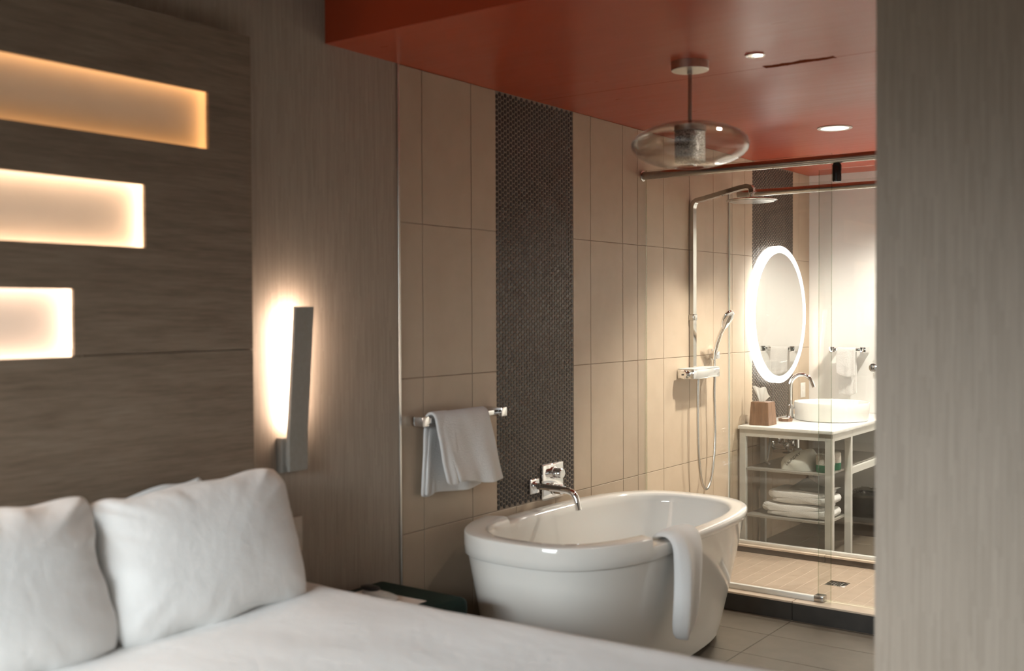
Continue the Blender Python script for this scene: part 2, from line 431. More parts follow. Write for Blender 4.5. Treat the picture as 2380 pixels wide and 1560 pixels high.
# curbs
c1 = struct('trim_2', box((0, 4.888, -.005), (PIL_X, 5.0, .080)), MT['grout'], None, 'dark tiled curb at the front of the shower', 'shower curb')
for a, b in ((.0, .22), (.22, .83), (.83, 1.44), (1.44, PIL_X)):
    tile_at('curb_tile', (a + G, 4.88, 0), (b - G, 4.888, .082), MT['curb_tile'], c1)
    tile_at('sill_tile', (a + G, 4.880, .0825), (b - G, 5.004, .092), MT['sill'], c1)
fin('glass_channel', box((0, 4.936, .092), (.93, 4.958, .118), .002), MT['frame'], c1)
c2 = struct('trim_3', box((0, 5.940, -.005), (PIL_X, 6.03, .075)), MT['grout'], None, 'low brown tiled curb under the inner glass partition', 'shower curb')
for a, b in ((.0, .61), (.61, 1.22), (1.22, PIL_X)):
    tile_at('curb_tile', (a + G, 5.93, SH), (b - G, 5.940, .076), MT['curb_brown'], c2)
    tile_at('sill_tile', (a + G, 5.926, .0765), (b - G, 6.034, .088), MT['sill'], c2)
fin('glass_channel', box((0, 5.955, .088), (PIL_X, 5.985, .108), .002), MT['frame'], c2)

# red bathroom ceiling with its bulkhead
bm = box((-.006, SOFFIT_Y, CEIL), (PIL_X + .3, FAR_Y + .1, CEIL + .1)); 
cb = struct('ceiling_bathroom', bm, MT['red'], None, 'glossy dark red lowered bathroom ceiling with scuffed seam', 'ceiling')
struct('wall_bulkhead', box((0, SOFFIT_Y, CEIL + .1), (PIL_X, SOFFIT_Y + .1, BED_CEIL)), MT['red'], None, 'dark red vertical bulkhead face at the edge of the bathroom ceiling', 'bulkhead')
struct('ceiling', box((-.16, -1.7, BED_CEIL), (4.3, SOFFIT_Y + .1, BED_CEIL + .1)), MT['ceiling_white'], None, 'flat pale bedroom ceiling', 'ceiling')
bm = box((PIL_X, SOFFIT_Y, 0), (4.3, SOFFIT_Y + .14, BED_CEIL)); bx(bm, (PIL_X, SOFFIT_Y + .14, 0), (PIL_X + .12, FAR_Y + .12, BED_CEIL))
wr = struct('wall_right', bm, MT['paper_wall'], None, 'grey woven wallpapered wall closing the picture on the right', 'wall')
wr.data.materials.append(MT['white_wall'])
for p in wr.data.polygons:
    if p.center.y + wr.location.y > SOFFIT_Y + .2: p.material_index = 1
struct('wall_far', box((-.006, FAR_Y, 0), (PIL_X, FAR_Y + .12, CEIL)), MT['white_wall'], None, 'white end wall of the bathroom behind the vanity', 'wall')
struct('wall_side', box((4.2, -1.7, 0), (4.3, SOFFIT_Y, BED_CEIL)), MT['cream_wall'], None, 'plain cream side wall of the bedroom', 'wall')
bm = bmesh.new(); wx0, wx1, wz0, wz1 = .15, 2.35, .75, 2.2
bx(bm, (-.16, -1.7, 0), (wx0, -1.6, BED_CEIL)); bx(bm, (wx1, -1.7, 0), (4.2, -1.6, BED_CEIL))
bx(bm, (wx0, -1.7, 0), (wx1, -1.6, wz0)); bx(bm, (wx0, -1.7, wz1), (wx1, -1.6, BED_CEIL))
struct('wall_back', bm, MT['cream_wall'], None, 'plain cream rear wall of the bedroom with the window', 'wall')
bm = bmesh.new()
for lo, hi in (((wx0, -1.68, wz0), (wx0 + .05, -1.63, wz1)), ((wx1 - .05, -1.68, wz0), (wx1, -1.63, wz1)), ((wx0 + .05, -1.68, wz0), (wx1 - .05, -1.63, wz0 + .05)), ((wx0 + .05, -1.68, wz1 - .05), (wx1 - .05, -1.63, wz1)), ((1.225, -1.68, wz0 + .05), (1.275, -1.63, wz1 - .05))): bx(bm, lo, hi)
wn = struct('window_1', bm, MT['frame'], None, 'wide two-pane bedroom window behind the viewer', 'window')
for a, b in ((wx0 + .05, 1.225), (1.275, wx1 - .05)):
    fin('pane', box((a, -1.658, wz0 + .05), (b, -1.652, wz1 - .05)), MT['glass'], wn, 0)

# ------------------------------------------------------------------ headboard with three lit recesses
HX = .06; HY1 = 2.270; HTOP = 2.362; SEAM = 1.366
SL = [(1.985, 2.160, 2.105), (1.672, 1.855, 1.877), (1.364, 1.549, 1.648)]   # z0, z1, right end
hb = thing('headboard', 'tall brown wood-grain headboard panel with three stepped glowing recesses', 'headboard', (0.03, 1.35, .3))
Y0 = .38; FT = .012
def hpart(name, y0, y1, z0, z1):
    return fin(name, box((HX - FT, y0, z0), (HX, y1, z1), .0008, 1), MT['wood'], hb, 0)
bm = bmesh.new()
bx(bm, (HX - FT, Y0, SL[0][1]), (HX, HY1, HTOP))
bx(bm, (HX - FT, SL[0][2], SL[0][0]), (HX, HY1, SL[0][1]))
bx(bm, (HX - FT, Y0, SL[1][1]), (HX, HY1, SL[0][0]))
bx(bm, (HX - FT, SL[1][2], SL[1][0]), (HX, HY1, SL[1][1]))
bx(bm, (HX - FT, Y0, SL[2][1]), (HX, HY1, SL[1][0]))
bx(bm, (HX - FT, SL[2][2], SEAM + .0005), (HX, HY1, SL[2][1]))
bx(bm, (.044, SL[2][2] + .0005, SEAM - .02), (HX - FT - .0002, HY1 - .016, SEAM + .02))
fin('upper_panel', bm, MT['wood'], hb, 0)
fin('lower_panel', box((HX - FT, Y0, .30), (HX, HY1, SL[2][0] - .0005)), MT['wood'], hb, 0)
bm = bmesh.new(); bx(bm, (.0, Y0, .30), (HX - FT, Y0 + .015, HTOP)); bx(bm, (.0, HY1 - .015, .30), (HX - FT, HY1, HTOP)); bx(bm, (.0, Y0 + .015, HTOP - .015), (HX - FT, HY1 - .015, HTOP))
fin('edge_frame', bm, MT['wood'], hb, 0)
for i, (z0, z1, ye) in enumerate(SL):
    e = .028
    bm = bmesh.new()
    bx(bm, (.002, Y0 + .02, z0 - e - .004), (.006, ye + e + .004, z1 + e + .004))
    bx(bm, (.006, Y0 + .02, z1 + e), (HX - FT, ye + e, z1 + e + .004)); bx(bm, (.006, Y0 + .02, z0 - e - .004), (HX - FT, ye + e, z0 - e))
    bx(bm, (.006, ye + e, z0 - e), (HX - FT, ye + e + .004, z1 + e))
    lb = fin('light_recess', bm, MT['panel_cream'], hb, 0)
    lb['label'] = ['top recess glowing dim amber', 'middle recess glowing warm cream', 'bottom recess glowing bright warm white'][i]
    bm = bmesh.new()
    bx(bm, (.022, Y0 + .03, z1 + e - .006), (.036, ye + e - .008, z1 + e - .001)); bx(bm, (.022, Y0 + .03, z0 - e + .001), (.036, ye + e - .008, z0 - e + .006))
    bx(bm, (.022, ye + e - .006, z0 - e + .01), (.036, ye + e - .001, z1 + e - .01))
    fin('led_strip', bm, MT['led'][i], lb, 0)

# ------------------------------------------------------------------ bed
bed = thing('bed', 'bed base and mattress hidden under the white duvet', 'bed', (1.07, 1.37, 0))
fin('bed_base', box((.07, .46, .0), (2.02, 2.28, .28), .02), MT['fabric_base'], bed)
fin('mattress', box((.07, .44, .28), (2.04, 2.30, .555), .05, 3), MT['linen'], bed)
def duvet_f(s, t):
    # s across the bed (y), t along the bed (x); rounded edges falling down the sides
    ya, yb, r, top, hem = .36, 2.405, .095, .622, .16
    drop = top - r - hem; span = (yb - ya) - 2 * r; arc = r * math.pi / 2
    def prof(q, a, b):
        w = b - a - 2 * r; tot = w + 2 * arc + 2 * drop; d = q * tot
        if d < drop: return a, hem + d
        d -= drop
        if d < arc: th = d / r; return a + r - r * math.cos(th), top - r + r * math.sin(th)
        d -= arc
        if d < w: return a + r + d, top
        d -= w
        if d < arc: th = d / r; return b - r + r * math.sin(th), top - r + r * math.cos(th)
        return b, top - r - (d - arc)
    y, z = prof(s, ya, yb)
    tot_x = (2.10 - r - .09) + arc + drop; d = t * tot_x
    if d < 2.10 - r - .09: x, zf = .09 + d, top
    elif d < 2.10 - r - .09 + arc: th = (d - (2.10 - r - .09)) / r; x, zf = 2.10 - r + r * math.sin(th), top - r + r * math.cos(th)
    else: x, zf = 2.10, top - r - (d - (2.10 - r - .09) - arc)
    fl = .020 * min(1., max(0., (x - .2) / .6)) + .085 * min(1., max(0., (x - .8) / .9))
    y += max(0., y - 2.0) / .4 * fl
    zz = z - (top - zf) if z > hem else z
    zz = max(min(z, zz), hem) if z < top else zf
    n1 = noise.noise(Vector((x * 2.1, y * 2.4, z * 2))); n2 = noise.noise(Vector((x * 6, y * 6, z * 5 + 3)))
    k = 1 if z >= top - r else .6
    dz = .012 * n1 + .004 * n2
    if x < .5: dz += .022 * max(0, (y - 1.9) / .5) * (1 - x / .5)
    return Vector((x, y + (.016 * n2 + .01 * n1) * (1 if z < top - .02 else 0), zz + dz * k))
bm = grid(bmesh.new(), duvet_f, 110, 70)
bmesh.ops.recalc_face_normals(bm, faces=bm.faces[:])
bmesh.ops.solidify(bm, geom=bm.faces[:], thickness=.012)
tag(fin('duvet', bm, MT['linen'], None, 60), 'smooth white duvet spread over the whole bed', 'duvet')

def pillow(name, label, centre, w, h, T, lean, yaw=0., seed=0, tilt=0., wr=1.):
    bm = bmesh.new(); N = 46
    off = Vector((seed * 3.7, seed * 1.3, 0))
    def f(sgn):
        def g(a, b):
            u, v = 2 * a - 1, 2 * b - 1
            # corners drawn out, sides slightly hollow
            cr = .075 * (abs(u) * abs(v)) ** 5; eu = 1 - .035 * (1 - abs(v) ** 2.2) * abs(u) ** 3 - cr; ev = 1 - .05 * (1 - abs(u) ** 2.2) * abs(v) ** 3 - cr
            th = max(0., (1 - abs(u) ** 2.6) * (1 - abs(v) ** 2.6)) ** .52
            rad = max(abs(u), abs(v))
            ang = math.atan2(v, u)
            band = .35 + .65 * max(0., min(1., (v + .1) / .7)) * (.4 + .6 * max(0., u))
            wrk = band * (noise.noise(Vector((ang * 5.5, rad * 1.2, seed)) ) * .9 + noise.noise(Vector((ang * 12, rad * 2, seed + 5))) * .5) * rad ** 4 * (1 - rad ** 10)
            soft = noise.noise(Vector((u * 1.4, v * 1.4, 0)) + off) * .10
            d = sgn * T / 2 * (th * (1 + soft) + .24 * wr * wrk * (1 - .2 * th))
            e = noise.noise(Vector((u * 2.3, v * 2.3, 7.)) + off) * .022 * rad ** 3
            return Vector((d, (u * eu) * w / 2 + e, (v * ev) * h / 2 + e))
        return g
    grid(bm, f(1), N, N); grid(bm, f(-1), N, N)
    bmesh.ops.remove_doubles(bm, verts=bm.verts[:], dist=.0006)
    Mx = Matrix.Translation(centre) @ Matrix.Rotation(yaw, 4, 'Z') @ Matrix.Rotation(-lean, 4, 'Y') @ Matrix.Rotation(tilt, 4, 'X')
    for v in bm.verts: v.co = Mx @ v.co
    return tag(fin(name, bm, MT['linen'], None, 80, 1), label, 'pillow', 'pillows against the headboard')
pillow('pillow', 'white pillow leaning on headboard, right one of the front pair nearest the sconce', (.255, 1.925, .802), .68, .43, .17, math.radians(19), math.radians(-1), 1, math.radians(1.5), 1.5)
pillow('pillow', 'white pillow at the left picture edge, partly cut off', (.26, 1.268, .810), .69, .445, .18, math.radians(19), math.radians(2), 2, math.radians(-1.5), 1.5)
pillow('pillow', 'white pillow tucked behind the front pillows, only its corner tip showing', (.105, 1.735, .795), .68, .345, .05, math.radians(4), 0, 4, math.radians(6), .6)

# ------------------------------------------------------------------ bedside wall lamp, switch, outlet
sc = thing('wall_sconce', 'slim angular nickel wall light with glowing back beside headboard', 'wall lamp', (0, 2.46, .93))
fin('back_plate', box((0, 2.414, .945), (.030, 2.500, 1.062), .003), MT['nickel_paint'], sc)
bm = bmesh.new()
def slab(bm, pts, y0, y1):
    A = [bm.verts.new((x, y0, z)) for x, z in pts]; B = [bm.verts.new((x, y1, z)) for x, z in pts]
    bm.faces.new(A[::-1]); bm.faces.new(B); n = len(pts)
    for k in range(n): bm.faces.new((A[k], A[(k + 1) % n], B[(k + 1) % n], B[k]))
    return bm
slab(bm, [(.036, .950), (.050, .948), (.050, 1.058), (.087, 1.502), (.075, 1.502), (.036, 1.066)], 2.428, 2.511)
bmesh.ops.bevel(bm, geom=bm.edges[:], offset=.0015, segments=2, affect='EDGES')
fin('blade', bm, MT['nickel_paint'], sc)
fin('bracket', box((.030, 2.43, .965), (.036, 2.485, 1.045)), MT['nickel_paint'], sc, 0)
bm = slab(bmesh.new(), [(.0375, 1.10), (.0725, 1.49), (.0705, 1.49), (.0355, 1.10)], 2.436, 2.503)
fin('light_diffuser', bm, MT['sconce_led'], sc, 0)

sw = thing('light_switch', 'ivory wall switch plate below the sconce, half behind the pillow', 'light switch', (0, 2.48, .66))
fin('plate', box((0, 2.432, .662), (.006, 2.524, .783), .002), MT['ivory'], sw)
fin('rocker', box((.006, 2.462, .688), (.009, 2.494, .757), .001), MT['ivory'], sw)
ol = thing('power_outlet', 'ivory wall outlet low behind the duvet near the nightstand', 'power outlet', (0, 2.49, .44))
fin('plate', box((0, 2.452, .444), (.006, 2.536, .560), .002), MT['ivory'], ol)
for z in (.475, .525): fin('socket', box((.006, 2.479, z - .014), (.008, 2.509, z + .014), .001), MT['ivory'], ol)

# ------------------------------------------------------------------ nightstand
ns = thing('nightstand', 'low dark green lacquered nightstand between bed and bathtub', 'nightstand', (.25, 2.66, 0))
fin('body', box((.035, 2.43, .03), (.455, 2.885, .494), .028, 4), MT['green'], ns)
fin('drawer_front', box((.4555, 2.50, .26), (.462, 2.80, .43), .002), MT['green'], ns)
fin('plinth', box((.06, 2.46, 0), (.43, 2.86, .03)), MT['black'], ns, 0)
pp = box((-.14, -.085, 0), (.14, .085, .0012))
for v in pp.verts: v.co = Matrix.Translation((.235, 2.66, .4942)) @ Matrix.Rotation(math.radians(2), 4, 'Z') @ v.co
tag(fin('paper_sheet', pp, MT['paper'], None, 0), 'small white printed card lying on the green nightstand', 'paper')
ph = thing('phone_handset', 'pale rounded handset with glossy black end on the card', 'handset', (.215, 2.685, .4955))
def blob(bm, c, a, b, h, rot, p=2.6, seg=32):
    loops = []
    for k, (f, z) in enumerate(((.80, 0), (.96, .18), (1., .45), (.93, .72), (.72, .92), (.35, 1.))):
        L = []
        for q in range(seg):
            t = 2 * math.pi * q / seg; ct, st = math.cos(t), math.sin(t)
            x = a * f * math.copysign(abs(ct) ** (2 / p), ct); y = b * f * math.copysign(abs(st) ** (2 / p), st)
            L.append(Vector((c[0] + x * math.cos(rot) - y * math.sin(rot), c[1] + x * math.sin(rot) + y * math.cos(rot), c[2] + h * z)))
        loops.append(L)
    return loops_mesh(bm, loops, True, True)
fin('body', blob(bmesh.new(), (.215, 2.685, .4955), .085, .028, .022, math.radians(-4)), MT['plastic'], ph)
fin('grip', blob(bmesh.new(), (.163, 2.692, .515), .040, .024, .014, math.radians(-4)), MT['black'], ph)
for k in range(2): fin('button', box((.215 + .022 * k, 2.676, .5150), (.225 + .022 * k, 2.690, .519), .0012), MT['white_plastic'], ph)

# ------------------------------------------------------------------ towel rail over the tub, with towel
def towel_rail(label, pts, wall_dir, mat, group):
    """square bar between two square posts; pts: two wall points, wall_dir: outward normal"""
    a, b = Vector(pts[0]), Vector(pts[1]); n = Vector(wall_dir); d = (b - a).normalized()
    t = thing('towel_rail', label, 'towel rail', (a + b) / 2, group)
    for p in (a, b):
        q = p + n * .085; lo = Vector((min(p[i], q[i]) - (0 if n[i] else .019) for i in range(3))); hi = Vector((max(p[i], q[i]) + (0 if n[i] else .019) for i in range(3)))
        lo.z = p.z - .019; hi.z = p.z + .019
        fin('post', box(lo, hi, .003), mat, t)
    q0, q1 = a + n * .062 + d * .02, b + n * .062 - d * .02
    lo = Vector((min(q0[i], q1[i]) - (.010 if abs(d[i]) < .5 else 0) for i in range(3))); hi = Vector((max(q0[i], q1[i]) + (.010 if abs(d[i]) < .5 else 0) for i in range(3)))
    fin('bar', box(lo, hi, .002), mat, t)
    return t
towel_rail('chrome square towel rail on beige tiles above the tub', ((0, 3.085, 1.063), (0, 3.585, 1.063)), (1, 0, 0), MT['chrome'], 'towel rails')

def hung_towel(label, f_list, group, thick=.013):
    bm = bmesh.new()
    for f, nu, nv in f_list:
        b2 = grid(bmesh.new(), f, nu, nv); bmesh.ops.recalc_face_normals(b2, faces=b2.faces[:]); bmesh.ops.solidify(b2, geom=b2.faces[:], thickness=thick)
        me = bpy.data.meshes.new('tmp'); b2.to_mesh(me); b2.free(); bm.from_mesh(me); bpy.data.meshes.remove(me)
    return tag(fin('hand_towel', bm, MT['terry'], None, 70, 1), label, 'towel', group)
def over_bar(y_lo, y_hi, front_z, back_z, xb=.062, zb=1.063, rad=.026, flare=(0, 0, 0, 0), amp=.008, seed=0., xo=0.):
    """sheet from back hem, over the bar, to front hem; flare moves the y limits at back-left, back-right, front-left, front-right"""
    def f(s, t):
        Lb, Lf = zb - back_z, zb - front_z; arc = math.pi * rad; tot = Lb + arc + Lf; d = s * tot
        if d < Lb: z = back_z + d; x = xb - rad; k = 1 - d / Lb; fl, fr = flare[0] * k, flare[1] * k
        elif d < Lb + arc: th = (d - Lb) / rad; x = xb - rad * math.cos(th); z = zb + rad * math.sin(th); k = 0; fl = fr = 0
        else: k = (d - Lb - arc) / Lf; z = zb - (d - Lb - arc); x = xb + rad; fl, fr = flare[2] * k, flare[3] * k
        y = y_lo + fl + (y_hi + fr - y_lo - fl) * t
        side = -1 if d < Lb else 1
        w = amp * k * (math.sin(t * 9 + seed) + .7 * math.sin(t * 17 + 2 * seed)) + .012 * k * side * (.4 if side < 0 else 1) + .006 * noise.noise(Vector((y * 14, z * 9, seed)))
        w = max(w, -.008 if side < 0 else -.02)
        return Vector((x + w + xo * k * side, y, z + .010 * k * math.sin(t * 5 + seed) - .012 * k * t * side))
    return f
hung_towel('white hand towel folded over the rail above the tub', [
    (over_bar(3.155, 3.475, .800, .758, rad=.020, flare=(-.025, .02, .10, .085), amp=.007, seed=1.), 40, 24),
    (over_bar(3.135, 3.235, .815, .765, rad=.034, flare=(-.018, .0, .055, .06), amp=.004, seed=3.), 40, 10)], 'hand towels hanging in the bathroom')

# ------------------------------------------------------------------ bathtub
TCX, TCY, TL, TW, TN = .446, 3.885, .770, .416, 2.86
def sup(W, L, z, n=TN, cx=TCX, cy=TCY, seg=120):
    out = []
    for k in range(seg):
        t = 2 * math.pi * k / seg; c, s = math.cos(t), math.sin(t)
        out.append(Vector((cx + W * math.copysign(abs(c) ** (2 / n), c), cy + L * math.copysign(abs(s) ** (2 / n), s), z)))
    return out
ZR, ZH, ZB = .606, .6375, .553
tub = thing('bathtub', 'glossy white freestanding oval bathtub with raised rolled headrest end', 'bathtub', (TCX, TCY, 0))
prof = []
for k in range(13):
    q = k / 12; z = .03 + q * (ZB + .004 - .03); e = q ** .9
    prof.append(sup(.272 + (.406 - .272) * e, .690 + (.759 - .690) * e, z))
lift = lambda p: .020 * min(1., max(0., (p.y - 3.52) / .30))
for L in prof:
    for p in L: p.z += lift(p) * (p.z - .03) / (ZB - .03)
fin('shell', loops_mesh(bmesh.new(), prof, True, False), MT['acrylic'], tub, 50)
fin('plinth', loops_mesh(bmesh.new(), [sup(.235, .62, 0), sup(.235, .62, .031)], True, True), MT['black'], tub)
rr = .006
rim = [sup(TW - .018, TL - .018, ZB), sup(TW - .003, TL - .003, ZB), sup(TW, TL, ZB + .003), sup(TW, TL, ZR - rr), sup(TW - .002, TL - .002, ZR - .002), sup(TW - rr, TL - rr, ZR),
       sup(TW - .058, TL - .062, ZR), sup(TW - .068, TL - .072, ZR - .003), sup(TW - .074, TL - .079, ZR - .014), sup(TW - .078, TL - .084, ZR - .04)]
for L in rim[:3]:
    for p in L: p.z += lift(p)
fin('rim', loops_mesh(bmesh.new(), rim), MT['acrylic'], tub, 60)
bas = [sup(TW - .078, TL - .084, ZR - .04), sup(TW - .092, TL - .12, ZR - .16), sup(TW - .115, TL - .17, ZR - .30), sup(TW - .15, TL - .22, .24), sup(TW - .20, TL - .29, .20), sup(TW - .30, TL - .5, .19)]
fin('basin', loops_mesh(bmesh.new(), bas, False, True), MT['acrylic'], tub, 60)
# raised headrest along the near end
bm = bmesh.new(); seg = 240; R = []
ang = [t for t in [2 * math.pi * k / seg for k in range(seg)] if math.sin(t) < 0 and TCY + TL * -abs(math.sin(t)) ** (2 / TN) < 3.50]
def arcpt(W, L, t, z):
    c, s = math.cos(t), math.sin(t)
    return Vector((TCX + W * math.copysign(abs(c) ** (2 / TN), c), TCY + L * math.copysign(abs(s) ** (2 / TN), s), z))
cross = [(0., ZR - .02), (0., ZH - .006), (.002, ZH - .002), (.006, ZH), (.072, ZH - .001), (.086, ZH - .005), (.096, ZH - .022), (.103, ZR - .045)]
for t in ang: R.append([bm.verts.new(arcpt(TW + .001 - o, TL + .001 - o, t, z)) for o, z in cross])
for A, B in zip(R, R[1:]):
    for k in range(len(cross) - 1): bm.faces.new((A[k], B[k], B[k + 1], A[k + 1]))
bm.faces.new(R[0]); bm.faces.new(R[-1][::-1])
fin('headrest', bm, MT['acrylic'], tub, 50)
fin('overflow_cap', lathe(bmesh.new(), [(.026, 0), (.026, .006), (.020, .010), (.0, .010)], (TCX, 3.262, .50), 24, 'Y'), MT['chrome'], tub)

# towel over the tub edge
def tub_towel():
    # centre line of the drape (x, z) with half width in y and half thickness
    path = [(.735, .560), (.755, .598), (.790, .624), (.835, .632), (.868, .622), (.886, .590), (.892, .53), (.889, .45), (.882, .36), (.872, .28), (.866, .215)]
    hw = [.070, .085, .10, .108, .108, .104, .098, .092, .086, .076, .060]; ht = [.014, .015, .016, .017, .019, .021, .024, .026, .027, .027, .022]
    cy = [3.73, 3.725, 3.715, 3.70, 3.69, 3.685, 3.68, 3.68, 3.68, 3.68, 3.683]
    loops = []; n = 28
    for i, (x, z) in enumerate(path):
        a = Vector((path[max(i - 1, 0)][0], 0, path[max(i - 1, 0)][1])); b = Vector((path[min(i + 1, 10)][0], 0, path[min(i + 1, 10)][1]))
        t = (b - a).normalized(); nrm = Vector((-t.z, 0, t.x)); 
        if nrm.x < 0 and i > 4: nrm = -nrm
        if i <= 4 and nrm.z < 0: nrm = -nrm
        L = []
        for k in range(n):
            q = 2 * math.pi * k / n; c, s = math.cos(q), math.sin(q)
            yy = math.copysign(abs(c) ** .55, c) * hw[i]; tt = math.copysign(abs(s) ** .7, s) * ht[i]
            fold = .026 * math.exp(-((yy / hw[i] + .15) / .12) ** 2) * (1 if s > 0 else 0) * min(1, max(0, (i - 3) / 4))
            bulge = .024 * math.exp(-((yy / hw[i] + .62) / .3) ** 2) * (1 if s > 0 else 0) * min(1, max(0, (i - 3) / 3))
            w = .004 * noise.noise(Vector((yy * 30, z * 12, x * 20)))
            dz = (.035 * max(0, yy / hw[i]) if i == 10 else 0)
            L.append(Vector((x, cy[i] + yy, z + dz)) + nrm * (tt - fold + bulge + w))
        loops.append(L)
    bm = loops_mesh(bmesh.new(), loops, True, True)
    return tag(fin('bath_towel', bm, MT['terry'], None, 70, 1), 'white towel draped over the near side rim of the bathtub', 'towel', 'hand towels hanging in the bathroom')
tub_towel()

# tub filler and valve on the mosaic
sp = thing('tub_spout', 'chrome wall spout with square plate over the bathtub', 'tub spout', (0, 3.912, .70))
fin('wall_plate', box((0, 3.877, .664), (.012, 3.947, .731), .004, 3), MT['chrome'], sp)
spath = [(.010, 3.912, .700), (.06, 3.912, .700), (.14, 3.912, .698), (.195, 3.912, .694), (.215, 3.912, .686), (.229, 3.912, .668), (.238, 3.912, .640), (.244, 3.912, .615)]
fin('spout', tube(bmesh.new(), spath, .0145, 20), MT['chrome'], sp, 50)
fin('collar', lathe(bmesh.new(), [(.022, .012), (.022, .020), (.0145, .020)], (0, 3.912, .700), 24, 'X'), MT['chrome'], sp)
tv = thing('tub_valve', 'tall square chrome valve plate with two handles on the dark mosaic', 'tub valve', (0, 4.06, .62))
fin('wall_plate', box((0, 3.972, .622), (.012, 4.146, .786), .008, 3), MT['chrome'], tv)
def valve_knob(z):
    k = fin('handle', lathe(bmesh.new(), [(.028, .012), (.028, .020), (.023, .022), (.023, .060), (.020, .063), (0, .063)], (0, 4.059, z), 32, 'X'), MT['chrome'], tv)
    return k
k1 = valve_knob(.742); fin('lever', box((.034, 4.020, .735), (.048, 4.100, .749), .003), MT['chrome'], k1)
k2 = valve_knob(.668); fin('lever', box((.030, 4.000, .662), (.044, 4.118, .675), .003), MT['chrome'], k2)

# ------------------------------------------------------------------ shower column
SY = 5.465
sh = thing('shower_column', 'chrome shower column with bent arm, flat rain head and shelf mixer', 'shower', (0, SY, 1.10))
bm = bmesh.new()
path = [(.016, 1.155), (.016, 1.5), (.016, 1.9), (.016, 2.055), (.018, 2.075), (.026, 2.093), (.042, 2.103), (.08, 2.109), (.20, 2.134), (.30, 2.154), (.345, 2.161), (.362, 2.156), (.372, 2.142), (.374, 2.125)]
P = [Vector((x, SY, z)) for x, z in path]; loops = []
for i, p in enumerate(P):
    t = (P[min(i + 1, len(P) - 1)] - P[max(i - 1, 0)]).normalized(); n = Vector((-t.z, 0, t.x)) * .012; hw = Vector((0, .020, 0)); 
    c = []
    for sx, sy in ((1, 1), (-1, 1), (-1, -1), (1, -1)): c.append(p + n * sx + hw * sy)
    loops.append(c)
loops_mesh(bm, loops, True, True); bmesh.ops.bevel(bm, geom=[e for e in bm.edges if abs(e.calc_face_angle(0)) > 1.2], offset=.002, segments=2, affect='EDGES')
fin('riser_arm', bm, MT['dark_chrome'], sh, 40)
fin('head_joint', lathe(bmesh.new(), [(.013, -.055), (.013, -.03), (.018, -.028), (.018, 0)], (.368, SY, 2.15), 24), MT['chrome'], sh)
rh = fin('rain_head', lathe(bmesh.new(), [(0, .0), (.130, .0), (.137, .002), (.138, .004), (.132, .008), (.06, .013), (.02, .024), (0, .025)], (.368, SY, 2.078), 56), MT['dark_chrome'], sh, 50)
fin('spray_face', lathe(bmesh.new(), [(0, -.003), (.120, -.003), (.122, 0)], (.368, SY, 2.078), 48), MT['rail'], rh)
mx = fin('mixer_shelf', box((0, 5.300, 1.106), (.104, 5.630, 1.160), .006, 2), MT['chrome'], sh)
fin('shelf_top', box((.004, 5.306, 1.160), (.100, 5.624, 1.164)), MT['frame'], mx, 0)
kn = fin('temperature_knob', lathe(bmesh.new(), [(.026, 0), (.026, -.028), (.022, -.032), (0, -.032)], (.052, 5.300, 1.133), 32, 'Y'), MT['chrome'], sh)
fin('pin', box((.047, 5.262, 1.129), (.057, 5.268, 1.137), .001), MT['dark_steel'], kn)
fin('diverter_knob', lathe(bmesh.new(), [(.026, 0), (.026, .020), (.022, .024), (0, .024)], (.052, 5.630, 1.133), 32, 'Y'), MT['chrome'], sh)
fin('wall_bracket', box((-.0, 5.440, 1.43), (.032, 5.490, 1.465), .004), MT['dark_chrome'], sh)

hs = thing('hand_shower', 'chrome hand shower with metal hose looping down the tiles', 'hand shower', (.05, 5.60, .46))
hd = [(.062, 5.645, 1.205), (.066, 5.64, 1.245), (.085, 5.63, 1.30), (.112, 5.62, 1.355), (.140, 5.61, 1.40)]
fin('handle', tube(bmesh.new(), hd, [.011, .013, .0135, .0125, .014], 18), MT['chrome'], hs, 50)
hv = [(.130, 5.614, 1.382), (.138, 5.611, 1.396), (.150, 5.606, 1.418), (.166, 5.600, 1.444), (.180, 5.594, 1.466), (.188, 5.591, 1.479), (.191, 5.590, 1.484)]
fin('spray_head', tube(bmesh.new(), hv, [.012, .014, .016, .0165, .014, .010, .004], 24, True, [.012, .026, .036, .040, .034, .020, .006]), MT['chrome'], hs, 60)
def catmull(pts, n=10):
    pts = [Vector(p) for p in pts]; out = []
    for i in range(len(pts) - 1):
        p0, p1, p2, p3 = pts[max(i - 1, 0)], pts[i], pts[i + 1], pts[min(i + 2, len(pts) - 1)]
        for k in range(n):
            t = k / n
            out.append(.5 * ((2 * p1) + (-p0 + p2) * t + (2 * p0 - 5 * p1 + 4 * p2 - p3) * t * t + (-p0 + 3 * p1 - 3 * p2 + p3) * t ** 3))
    out.append(pts[-1]); return out
hose = catmull([(.060, 5.442, 1.108), (.060, 5.440, 1.07), (.060, 5.436, .95), (.060, 5.437, .80), (.060, 5.448, .65), (.060, 5.482, .52), (.060, 5.535, .468), (.060, 5.590, .50), (.060, 5.632, .60), (.060, 5.656, .74), (.058, 5.658, .88), (.058, 5.650, 1.00), (.062, 5.648, 1.10), (.062, 5.645, 1.205)])
fin('hose', tube(bmesh.new(), hose, .0075, 12), MT['steel'], hs, 60)
ho = thing('shower_holder', 'small square chrome wall holder gripping the hand shower', 'shower holder', (0, 5.70, 1.2))
fin('wall_block', box((0, 5.685, 1.198), (.030, 5.735, 1.262), .003), MT['chrome'], ho)
fin('clip', box((.030, 5.662, 1.205), (.076, 5.690, 1.250), .004), MT['chrome'], ho)

